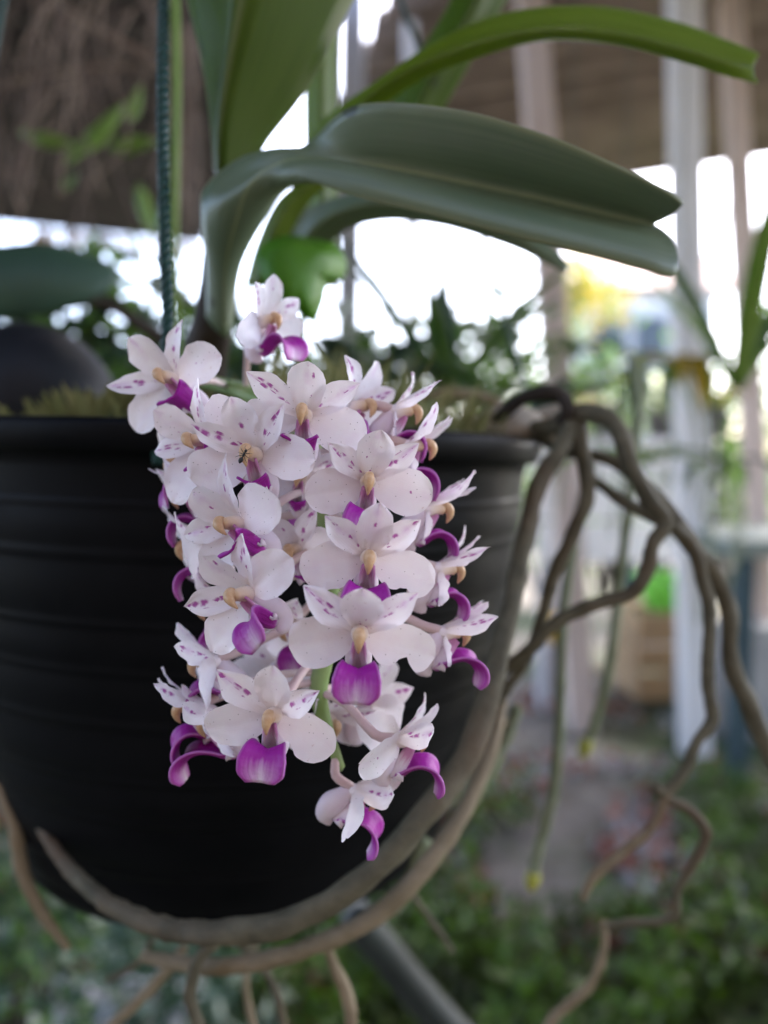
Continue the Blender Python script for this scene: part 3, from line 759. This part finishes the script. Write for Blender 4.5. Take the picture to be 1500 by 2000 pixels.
bl = thing('broad_leaf_plant', 'broad dark green leaf on a stem behind the dark stone', 'plant', P(150, 860, .48))
loft('leaf', [T3((-60, 470, .44), (-70, 545, .43), (-60, 620, .43)), T3((0, 478, .45), (10, 555, .435), (0, 622, .44)), T3((80, 472, .455), (90, 550, .44), (90, 615, .445)), T3((160, 490, .46), (165, 545, .45), (170, 590, .452)),
             T3((215, 512, .465), (215, 540, .46), (215, 565, .46)), T3((240, 533, .47), (241, 536, .47), (240, 540, .47))], G_DARK, bl, thick=.0006)
loft('leaf', [T3((285, 555, .50), (288, 560, .50), (288, 566, .50)), T3((300, 535, .50), (318, 565, .495), (330, 590, .50)), T3((330, 540, .50), (350, 575, .495), (365, 595, .50)), T3((370, 575, .50), (380, 590, .50), (385, 598, .50))], G_PALE, bl, thick=.0006)
tube('stem', T3((120, 600, .45), (200, 590, .46), (260, 625, .47), (320, 672, .48), (345, 740, .48), (350, 860, .48)), [.002, .0035, .0045, .005, .005, .005], M['root_dark'], bl, bump=.15)

def leaf_pts(rnd, c, d, L, w, V, F):
    """one small folded leaf"""
    d = d.normalized(); s = d.cross(Vector((rnd.uniform(-1, 1), rnd.uniform(-1, 1), rnd.uniform(-1, 1)))).normalized(); u = d.cross(s) * .18 * w
    b = len(V)
    V += [c, c + d * L * .4 + s * w + u, c + d * L * .45, c + d * L * .4 - s * w + u, c + d * L]
    F += [(b, b + 1, b + 2), (b, b + 2, b + 3), (b + 1, b + 4, b + 2), (b + 2, b + 4, b + 3)]
def bush(name, label, ctr, rad, n, size, mats, seed, stems=4, ground=None, group=None):
    rnd = random.Random(seed); c = Vector(ctr); base = Vector(ground) if ground else c - Vector((0, 0, rad[2] * 1.2))
    t = thing(name, label, 'shrub', base, group)
    ends = []
    for k in range(stems):
        e = c + Vector((rnd.uniform(-.6, .6) * rad[0], rnd.uniform(-.6, .6) * rad[1], rnd.uniform(-.1, .8) * rad[2])); ends.append(e)
        m = base.lerp(e, .5) + Vector((rnd.uniform(-.2, .2) * rad[0], rnd.uniform(-.2, .2) * rad[1], 0))
        tube('stem', [base, m, e], [rad[2] * .035, rad[2] * .025, rad[2] * .012], M['root_dark'], t, n=6, res=4)
    clumps = [c + Vector((rnd.gauss(0, .45) * rad[0], rnd.gauss(0, .45) * rad[1], rnd.gauss(0, .42) * rad[2])) for _ in range(max(6, n // 40))]
    for mi, (mat, share) in enumerate(mats):
        V, F = [], []
        for k in range(int(n * share)):
            q = rnd.choice(clumps); o = Vector((rnd.gauss(0, 1), rnd.gauss(0, 1), rnd.gauss(0, 1))) * min(rad) * .24
            leaf_pts(rnd, q + o, o + Vector((0, 0, rnd.uniform(-.6, .3) * min(rad) * .3)), size * rnd.uniform(.6, 1.3), size * rnd.uniform(.22, .36), V, F)
        cr = mesh_obj('crown', V, F, mat, t, smooth=False)
    return t
bush('shrub', 'leafy green shrub against the white sky above the dark stone', P(215, 700, .62), (.085, .06, .07), 420, .022, ((G_MID, .5), (G_DARK, .35), (G_LIME, .15)), 3, 5, P(215, 980, .62))
bush('shrub', 'dark leafy shrub behind the stem of the orchid', P(430, 700, .55), (.06, .05, .05), 320, .020, ((G_DARK, .7), (G_MID, .3)), 4, 4, P(430, 980, .55))

bush('shrub', 'grey-green shrub breaking the white sky behind the top flowers', P(760, 690, .70), (.075, .06, .05), 300, .022, ((G_MID, .4), (G_PALE, .6)), 14, 6, P(760, 980, .70))
bush('shrub', 'thin twiggy shrub behind the moss at the pot rim', P(930, 700, .80), (.09, .06, .06), 330, .022, ((G_MID, .3), (G_LIME, .3), (G_PALE, .4)), 15, 7, P(930, 1000, .80))
bush('shrub', 'ragged green shrub under the broad dark leaf', P(80, 640, .60), (.09, .05, .035), 260, .024, ((G_DARK, .5), (G_MID, .5)), 16, 5, P(80, 980, .60))

# a tangle of dry roots with a few green leaves, hung under the dark roof
tg = thing('hanging_epiphyte', 'tangle of dry brown roots with a few green leaves hanging under the dark roof', 'plant', P(250, -60, .8))
rnd = random.Random(21)
for k in range(70):
    x0 = rnd.uniform(-40, 420); d0 = rnd.uniform(.62, .9); x1 = x0 + rnd.uniform(-170, 130); y1 = rnd.uniform(120, 490)
    a = (x0, rnd.uniform(-120, 160), d0)
    pts = [a, (x0 + (x1 - x0) * .35 + rnd.uniform(-50, 50), a[1] + (y1 - a[1]) * .3, d0 + rnd.uniform(-.03, .03)), (x0 + (x1 - x0) * .7 + rnd.uniform(-50, 50), a[1] + (y1 - a[1]) * .68, d0), (x1, y1, d0)]
    tube('root', T3(*pts), rnd.choice((.0008, .0011, .0016)), M[rnd.choice(('dry_tan', 'dry_brown', 'dry_brown'))], tg, n=6, bump=.15)
for pts, r, m in (([(118, 10, .7), (190, 60, .7), (260, 95, .7), (330, 140, .7)],   .0035, 'dry_tan'), ([(130, 20, .7), (90, 140, .7), (60, 260, .7), (35, 350, .7)], .0034, 'dry_brown'),
                  ([(380, -20, .7), (372, 160, .7), (378, 300, .7), (368, 450, .7)], .005, 'dry_brown'), ([(355, 60, .72), (360, 200, .72), (352, 330, .72), (360, 440, .72)], .004, 'dry_tan'),
                  ([(-10, 170, .72), (120, 140, .72), (250, 130, .72), (390, 160, .72)], .0024, 'dry_tan')):
    tube('root', T3(*pts), r, M[m], tg, n=7, bump=.15)
for a, b, w in (((60, 270), (150, 285), 14), ((165, 300), (245, 200), 17), ((130, 320), (215, 225), 12), ((215, 290), (310, 275), 18), ((250, 240), (275, 165), 14), ((120, 370), (150, 340), 10), ((270, 360), (300, 470), 14), ((40, 255), (90, 275), 12)):
    d = rnd.uniform(.62, .74); A = Vector((a[0], a[1], 0)); B = Vector((b[0], b[1], 0)); n_ = Vector((-(B - A).y, (B - A).x, 0)).normalized()
    sts = []
    for t_ in (0, .3, .65, 1):
        c_ = A.lerp(B, t_); ww = w * (.25, 1, .8, .08)[(0, .3, .65, 1).index(t_)]
        sts.append(T3((c_.x + n_.x * ww, c_.y + n_.y * ww, d + .01), (c_.x, c_.y, d), (c_.x - n_.x * ww, c_.y - n_.y * ww, d + .01)))
    loft('leaf', sts, G_LIME if rnd.random() < .5 else G_MID, tg, res=4, across=2, thick=.0005)
vn = tube('vine_stem', T3((340, -200, .30), (342, 0, .30), (345, 150, .30), (343, 300, .30), (341, 460, .31), (345, 600, .33), (350, 760, .36)), .0016, G_LIME, n=7)
tag(vn, 'slender light green stem standing just behind the teal rope', 'stem')

# strap-leaved plants
def strap_leaf(base, d, L, w, droop, mat, parent, thick=.001, name='leaf'):
    d = Vector(d).normalized(); p = Vector(base); sts = []; k = 6
    for i in range(k + 1):
        t = i / k; side = d.cross(Vector((0, 0, 1)))
        if side.length < .05: side = Vector((1, 0, 0))
        side.normalize(); ww = w * (.55, .85, 1, 1, .85, .55, .06)[i]; u = side.cross(d).normalized()
        sts.append([p - side * ww + u * ww * .35, p.copy(), p + side * ww + u * ww * .35])
        d = (d + Vector((0, 0, -droop / k))).normalized(); p = p + d * L / k
    return loft(name, sts, mat, parent, res=3, across=2, thick=thick)
def strap_plant(label, base, n, L, w, mats, seed, droop=1.2, group=None, spread=.8, pot_r=0.0):
    rnd = random.Random(seed); t = thing('strap_leaf_plant', label, 'plant', base, group)
    for k in range(n):
        a = 2 * math.pi * k / n + rnd.uniform(-.4, .4)
        strap_leaf(Vector(base) + Vector((math.cos(a), math.sin(a), 0)) * w * .5, (math.cos(a) * spread, math.sin(a) * spread, 1), L * rnd.uniform(.7, 1.2), w * rnd.uniform(.8, 1.15), droop * rnd.uniform(.6, 1.3), rnd.choice(mats), t)
    if pot_r:
        V = Matrix.Translation(base)
        lathe('pot', [(.001, -pot_r * 1.5), (pot_r * .7, -pot_r * 1.5), (pot_r * .95, -pot_r * .1), (pot_r * 1.05, -pot_r * .1), (pot_r * 1.05, .02), (pot_r * .95, .02), (pot_r * .9, -.02), (.001, -.02)], M['potgrey'], t, 24, V)
    return t
M['potgrey'] = mottled('pot_grey', (.05, .05, .055), (.10, .10, .105), 20, .6, .3)
M['potbrown'] = mottled('pot_terracotta', (.26, .13, .08), (.32, .17, .11), 20, .8, .2)
strap_plant('dark strap-leaved plant between the orchid stem and the white sky', P(700, 800, .55), 9, .10, .010, [G_DARK, G_DARK, G_MID], 31, 1.0)
strap_plant('grey-green upright plant in front of the white sky', P(880, 800, .62), 8, .15, .010, [G_DARK, G_MID], 32, .7, spread=.5)
strap_plant('green bladed plant behind the dark looping root', P(1010, 860, .60), 9, .12, .009, [G_MID, G_DARK, G_LIME], 33, 1.1)

# ------------------------------------------------------------------ posts under the roof
def wood(name, c1, c2):
    q = NT(name); co = q.coord(); f = q.noise(6, 6, q.mapping(co, (6, 6, .6)), .6); g = q.noise(3, 4, co)
    c = q.mix(q.ramp(f, [(.3, 0.0), (.7, 1.0)]), c1, c2); c = q.mix(q.ramp(g, [(.55, 0.0), (.75, .5)]), c, tuple(x * .6 for x in c1))
    return q.finish(c, .75, .25, q.bump(f, .4, .004))
W_WHITE = wood('wood_white', (.66, .64, .63), (.78, .76, .75)); W_PINK = wood('wood_pinkish', (.52, .41, .36), (.64, .53, .47))
W_GREY = wood('wood_grey', (.30, .29, .30), (.42, .41, .42)); W_TEAL = wood('wood_slate', (.03, .05, .06), (.06, .10, .11)); W_TAN = wood('wood_tan', (.36, .24, .13), (.44, .31, .18))
def post(x0, x1, wpx, d, mat, label, top=ZR + .05):
    a = on_y(x0, 0, d); b = on_y(x1, 1400, d); k = (b - a) / (b.z - a.z)
    t_, g_ = a + k * (top - a.z), a + k * (-.06 - a.z); r = wpx * TAN / 1000 * d / 2
    dv = (t_ - g_); rot = dv.to_track_quat('Z', 'Y').to_matrix().to_4x4()
    o = box('post', (0, 0, dv.length / 2), (r * 2, r * 2, dv.length), mat, None, None, r * .12)
    o.data.transform(rot); o.location = g_
    return tag(o, label, 'post', 'posts carrying the roof')
post(1334, 1356, 50, 2.35, W_WHITE, 'thick white post in front of the brown roof')
post(1036, 1135, 50, 2.55, W_PINK, 'leaning pinkish wooden post passing behind the large folded leaf')
post(1425, 1500, 36, 2.6, W_PINK, 'thin pinkish post beyond the thick white post')
post(800, 815, 26, 2.75, W_WHITE, 'slim pale post against the white sky above the flowers')
post(690, 668, 44, 2.6, W_GREY, 'grey post behind the bright green lobed leaf')

# white plank bench with plants on it
bn = thing('plank_bench', 'whitish plank bench behind the aerial roots, with plants on top', 'bench', on_y(1220, 1400, 3.3))
def plank(name, px0, px1, py0, py1, d, mat, parent, th=.03):
    a = on_y(px0, py1, d); b = on_y(px1, py0, d)
    return box(name, ((a.x + b.x) / 2, d + th / 2, (a.z + b.z) / 2), (b.x - a.x, th, b.z - a.z), mat, parent, None, .005)
for k, (y0, y1) in enumerate(((862, 936), (942, 1016), (1022, 1098))): plank('plank', 1040 + 6 * k, 1400 - 4 * k, y0, y1, 3.30, W_WHITE, bn)
a = on_y(1030, 860, 3.3); b = on_y(1400, 860, 3.3)
for k in range(4): box('plank', ((a.x + b.x) / 2, 3.42 + .18 * k, a.z), (b.x - a.x + .04, .172, .028), W_WHITE, bn, None, .004)
for px, m in ((1070, W_GREY), (1228, W_TEAL), (1365, W_GREY)):
    q = on_y(px, 1100, 3.38); box('leg', (q.x, 3.38, q.z / 2), (.075, .075, q.z + .05), m, bn, None, .006)
TOP = a.z + .015
for i, (px, yy, n, L, w, mats, lab, pr) in enumerate((
        (1060, 3.6, 10, .42, .024, [G_MID, G_LIME], 'light green strap plant at the end of the white bench behind the looping root', .07),
        (1180, 3.5, 10, .38, .028, [G_LIME, G_MID, G_YEL], 'green and yellow plant on the middle of the white bench', .08),
        (1290, 3.7, 12, .52, .026, [G_MID, G_LIME], 'tall light green plant on the white bench beside the thick white post', .08),
        (1385, 3.5, 9, .44, .030, [G_LIME, G_YEL, G_MID], 'plant with yellowing leaves on the white bench end by the pinkish post', .08))):
    q = on_y(px, 900, yy); strap_plant(lab, (q.x, yy, TOP + pr * 1.5), n, L, w, mats, 50 + i, 1.5, 'plants on the white bench', pot_r=pr)
for i, (px, py, d, L, mats, lab) in enumerate(((1440, 760, 1.25, .34, [G_MID, G_LIME], 'large pale green strap plant hanging in front of the thin pinkish post'),
                                               (1150, 905, 1.1, .10, [G_BRIGHT, G_MID], 'small bright green sprig hanging between the aerial roots'),
                                               (1275, 900, 1.3, .12, [G_BRIGHT, G_LIME], 'small bright green sprig in front of the white planks'))):
    strap_plant(lab, P(px, py, d), 7, L, .018 if i == 0 else .012, mats, 70 + i, .9 if i == 0 else 1.6, spread=.5 if i == 0 else 1.2)

# table at the edge, with block and things under the bench
for i, (px, py, d, n_, L, w_, mats, lab) in enumerate(((1120, 690, 1.5, 8, .16, .012, [G_LIME, G_MID], 'light green tuft hanging high between the pinkish post and the looping root'),
        (1225, 735, 1.7, 9, .22, .014, [G_MID, G_PALE, G_LIME], 'loose green plant hanging above the white planks'),
        (1335, 715, 1.4, 8, .18, .014, [G_LIME, G_YEL], 'yellow green plant hanging in front of the thick white post'),
        (1420, 905, 1.6, 8, .16, .012, [G_MID, G_DARK], 'dark green tuft hanging over the low side table'))):
    t_ = strap_plant(lab, P(px, py, d), n_, L, w_, mats, 170 + i, 2.2, spread=1.1)
    tube('hanging_cord', [P(px, py, d), P(px + 4, py - 200, d), P(px - 3, py - 420, d) , Vector((P(px, py, d).x, P(px, py, d).y, ZR))], .0016, M['rope'], t_, n=5)
    for k in range(5):
        x_ = px + random.Random(i * 9 + k).uniform(-50, 50)
        tube('trailing_root', T3((px, py, d), (x_, py + 60, d), (x_ + 12, py + 150, d), (x_ - 6, py + 230 + 20 * k, d)), .003, M['root_pale'], t_, n=5)

tb = thing('side_table', 'low table with a grey-green board top beyond the hanging roots', 'table', on_y(1500, 1400, 2.2))
q = on_y(1520, 1060, 2.2)
for k in range(3): box('plank', (q.x + .10, 2.12 + .17 * k, q.z), (.62, .16, .05), mottled('board_green_grey_%d' % k, (.16, .20, .17), (.22, .25, .22), 8, .7), tb, None, .005)
for sx in (-.16, .36):
    for sy in (2.08, 2.46): box('leg', (q.x + sx, sy, q.z / 2 - .03), (.05, .05, q.z - .0), W_TEAL, tb, None, .004)
q = on_y(1490, 1210, 2.5); bk = box('concrete_block', (q.x + .06, 2.55, .19), (.36, .2, .40), mottled('concrete', (.30, .30, .30), (.38, .38, .37), 14, .9, .2, .4, .005), None, None, .008)
tag(bk, 'light grey concrete block standing under the side table', 'block')
q = on_y(1292, 1310, 2.9); cr = thing('crate', 'tan wooden crate under the white bench carrying the lime green bowl', 'crate', (q.x, 2.9, 0))
for k in range(3): box('slat', (q.x, 2.74, .10 + k * .105), (.30, .015, .095), W_TAN, cr, None, .003)
for sx in (-.14, .14):
    for k in range(3): box('slat', (q.x + sx, 2.9, .10 + k * .105), (.015, .30, .095), W_TAN, cr, None, .003)
box('base', (q.x, 2.9, .045), (.29, .3, .015), W_TAN, cr, None, .003); box('lid', (q.x, 2.9, .365), (.31, .34, .014), W_TAN, cr, None, .003)
bowl = lathe('bowl', [(.001, 0), (.07, 0), (.085, .012), (.118, .10), (.125, .135), (.120, .137), (.112, .10), (.08, .018), (.001, .014)], mottled('lime_plastic', (.22, .55, .10), (.28, .62, .14), 10, .35, .5, transl=.3, tcol=(.3, .7, .15)), None, 32, Matrix.Translation((q.x, 2.86, .373)))
tag(bowl, 'lime green plastic bowl on the tan crate under the bench', 'bowl')
q = on_y(1095, 1240, 2.8)
yb = box('stump', (q.x, 2.8, .125), (.16, .16, .27), W_GREY, None, None, .012)
tag(yb, 'grey wooden stump under the bench carrying the yellow basin', 'stump')
by = lathe('basin', [(.001, 0), (.055, 0), (.064, .008), (.082, .07), (.088, .072), (.088, .078), (.078, .076), (.060, .012), (.001, .010)], mottled('yellow_plastic', (.55, .33, .03), (.60, .40, .06), 10, .4, .4), None, 28, Matrix.Translation((q.x, 2.8, .262)))
tag(by, 'small yellow basin on the grey stump under the bench', 'basin')

# far house beyond the garden, and trees
hs = thing('house', 'far white house with pale pinkish roof under the tip of the folded leaf', 'house', on_y(1240, 899, 16))
a = on_y(1150, 640, 16); b = on_y(1400, 560, 16)
box('wall', ((a.x + b.x) / 2, 17.5, b.z / 2 - .1), (b.x - a.x, 3.0, b.z + .1), mottled('wall_block', (.68, .66, .64), (.74, .72, .70), 2, .8), hs, None, .02)
ro = [(a.x - .4, 15.7, b.z - .05), (b.x + .4, 15.7, b.z - .05), (b.x + .4, 17.5, b.z + 1.1), (a.x - .4, 17.5, b.z + 1.1), (b.x + .4, 19.3, b.z - .05), (a.x - .4, 19.3, b.z - .05)]
rf = mesh_obj('roof', ro, [(0, 1, 2, 3), (3, 2, 4, 5), (0, 3, 5), (1, 4, 2), (0, 5, 4, 1)], mottled('roof_pink', (.46, .33, .29), (.54, .40, .36), 3, .8), hs, smooth=False)
for px in (1190, 1270, 1345):
    q = on_y(px, 660, 16)
    w_ = box('window', (q.x, 15.98, q.z), (.75, .06, .95), W_GREY, hs, None, .01); box('pane', (q.x, 15.94, q.z), (.6, .02, .8), mottled('pane_dark_%d' % px, (.03, .04, .05), (.05, .06, .07), 2, .1, .5), w_, None, .004)
bush('shrub', 'yellow flowering shrub in front of the far white house', on_y(1150, 590, 8), (.45, .4, .35), 700, .10, ((G_YEL, .6), (G_LIME, .4)), 91, 4, on_y(1150, 599, 8) - Vector((0, 0, 2.6)))
for i, (px, d, hgt, lab) in enumerate(((1040, 9, 1.25, 'low hazy green shrub beyond the garden behind the looping root'), (1420, 8, 1.2, 'low hazy green shrub beyond the pinkish posts'), (760, 10, 1.1, 'low shrub far behind the top of the flower cluster'), (1240, 11, 1.2, 'low shrub below the far white house'))):
    q = on_y(px, 900, d); bush('shrub', lab, (q.x, d, hgt * .6), (1.0, .6, hgt * .45), 900, .12, ((G_MID, .5), (G_LIME, .3), (G_PALE, .2)), 95 + i, 5, (q.x, d, -.05), 'shrubs beyond the garden')

for i, (px, d, top, lab) in enumerate(((1075, 4.6, 640, 'pale green bush behind the bench beside the pinkish post'), (1190, 5.0, 655, 'grey-green bush behind the middle of the white bench'),
                                       (1300, 4.7, 640, 'yellow green bush behind the bench beside the thick white post'), (1440, 4.4, 600, 'green bush standing between the white post and the thin pinkish post'), (905, 5.2, 690, 'pale bush far behind the pot rim and moss'))):
    q = on_y(px, top, d); hh = q.z
    bush('shrub', lab, (q.x, d, hh * .58), (.42, .35, hh * .36), 900, .075, ((G_MID, .45), (G_LIME, .3), (G_PALE, .25)), 195 + i, 6, (q.x, d, -.05), 'bushes behind the bench')
# dry fronds hanging along the eave
V, F = [], []; rnd = random.Random(77)
for k in range(420):
    t_ = rnd.random(); x_ = e1[0] + (gl[1][0] - e1[0]) * t_; y_ = e1[1] + (gl[1][1] - e1[1]) * t_
    if x_ < -2.2: continue
    leaf_pts(rnd, Vector((x_ + rnd.uniform(-.03, .03), y_ + rnd.uniform(-.12, .02), ZR - rnd.uniform(0, .05))), Vector((rnd.uniform(-.5, .5), rnd.uniform(-.2, .2), -1)), rnd.uniform(.05, .20), rnd.uniform(.008, .022), V, F)
structure(mesh_obj('dry_fringe', V, F, G_DRY, smooth=False), 'stuff', 'ragged dry fronds hanging along the edge of the dark roof')

# ------------------------------------------------------------------ ground cover and things on the ground
rnd = random.Random(5)
def cover(name, label, n, mat, region, size, patch, lift=.05):
    V, F = [], []
    while len(V) < n * 5:
        px, py = rnd.uniform(*region[0]), rnd.uniform(*region[1]); q = on_z(px, py, 0)
        if q.y < .3 or not patch(px, py, q): continue
        q.z = .05 * noise.noise(Vector((q.x * .7, q.y * .7, 0))) + rnd.uniform(0, lift)
        leaf_pts(rnd, q, Vector((rnd.uniform(-1, 1), rnd.uniform(-1, 1), rnd.uniform(-.1, 1.0))), size * rnd.uniform(.6, 1.4), size * rnd.uniform(.28, .42), V, F)
    return structure(mesh_obj(name, V, F, mat, smooth=False), 'stuff', label)
def grassy(px, py, q): return noise.noise(Vector((q.x * 2.2, q.y * 2.2, 7))) + (py - 1700) / 380 + max(0, px - 1270) / 380 > -.02
def sparse(px, py, q): return noise.noise(Vector((q.x * 4, q.y * 4, 2))) > .12
cover('ground_cover', 'low green leafy weeds covering the soil', 11000, green('weed_dull', (.026, .046, .009), (.058, .084, .016), .22, (.055, .10, .010)), ((-300, 1900), (1330, 2250)), .030, grassy, .05)
cover('ground_cover_bright', 'bright green weed leaves among the ground cover', 5200, green('weed_bright', (.036, .080, .007), (.07, .125, .010), .22, (.075, .16, .008)), ((-300, 1900), (1330, 2250)), .028, lambda px, py, q: grassy(px, py, q) and noise.noise(Vector((q.x * 5, q.y * 5, 1))) > -.1, .11)
cover('leaf_litter', 'dry reddish leaves strewn between the weeds', 1300, mottled('litter_red', (.22, .070, .045), (.32, .13, .09), 9, .8), ((-300, 1900), (1320, 2250)), .045, sparse, .03)
cover('pale_litter', 'pale grey dry leaves strewn on the soil', 1100, mottled('litter_grey', (.26, .25, .25), (.36, .35, .36), 9, .8), ((700, 1700), (1320, 2100)), .04, sparse, .02)
bush('shrub', 'pale variegated shrub low down beside the pot at the left edge', P(40, 1800, .95), (.14, .10, .16), 800, .026, ((G_PALE, .15), (G_MID, .35), (G_DARK, .5)), 61, 5, on_y(40, 1850, .95) - Vector((0, 0, .22)))
bush('shrub', 'dark variegated shrub under the bottom of the pot', P(230, 1990, 1.05), (.22, .12, .16), 900, .028, ((G_DARK, .9), (G_PALE, .10)), 62, 5, P(230, 2100, 1.05) - Vector((0, 0, .1)))
# crumpled plastic sheet
V, F = [], []
o_ = on_z(215, 1985, .18)
for j in range(21):
    for i in range(21):
        x, y = (i / 20 - .5) * .22, (j / 20 - .5) * .2
        V.append((o_.x + x, o_.y + y, .17 + .05 * noise.noise(Vector((x * 14, y * 14, 4))) + .02 * noise.noise(Vector((x * 40, y * 40, 1)))))
for j in range(20):
    for i in range(20): a = j * 21 + i; F.append((a, a + 1, a + 22, a + 21))
sh = mesh_obj('plastic_sheet', V, F, mottled('plastic_grey_white', (.36, .36, .38), (.46, .46, .48), 12, .5, .4), smooth=False)
md = sh.modifiers.new('thick', 'SOLIDIFY'); md.thickness = .001
tag(sh, 'crumpled greyish white plastic sheet on the shrub below the pot', 'sheet')
hp = tube('hose', T3((690, 1790, .44), (740, 1845, .45), (800, 1920, .46), (880, 2010, .47), (980, 2110, .48)), .011, mottled('hose_black', (.010, .014, .012), (.022, .030, .026), 30, .45, .4), n=14)
tag(hp, 'black hose slanting down beneath the pot', 'hose')

for o in bpy.data.objects:
    if '_w' in o: del o['_w']
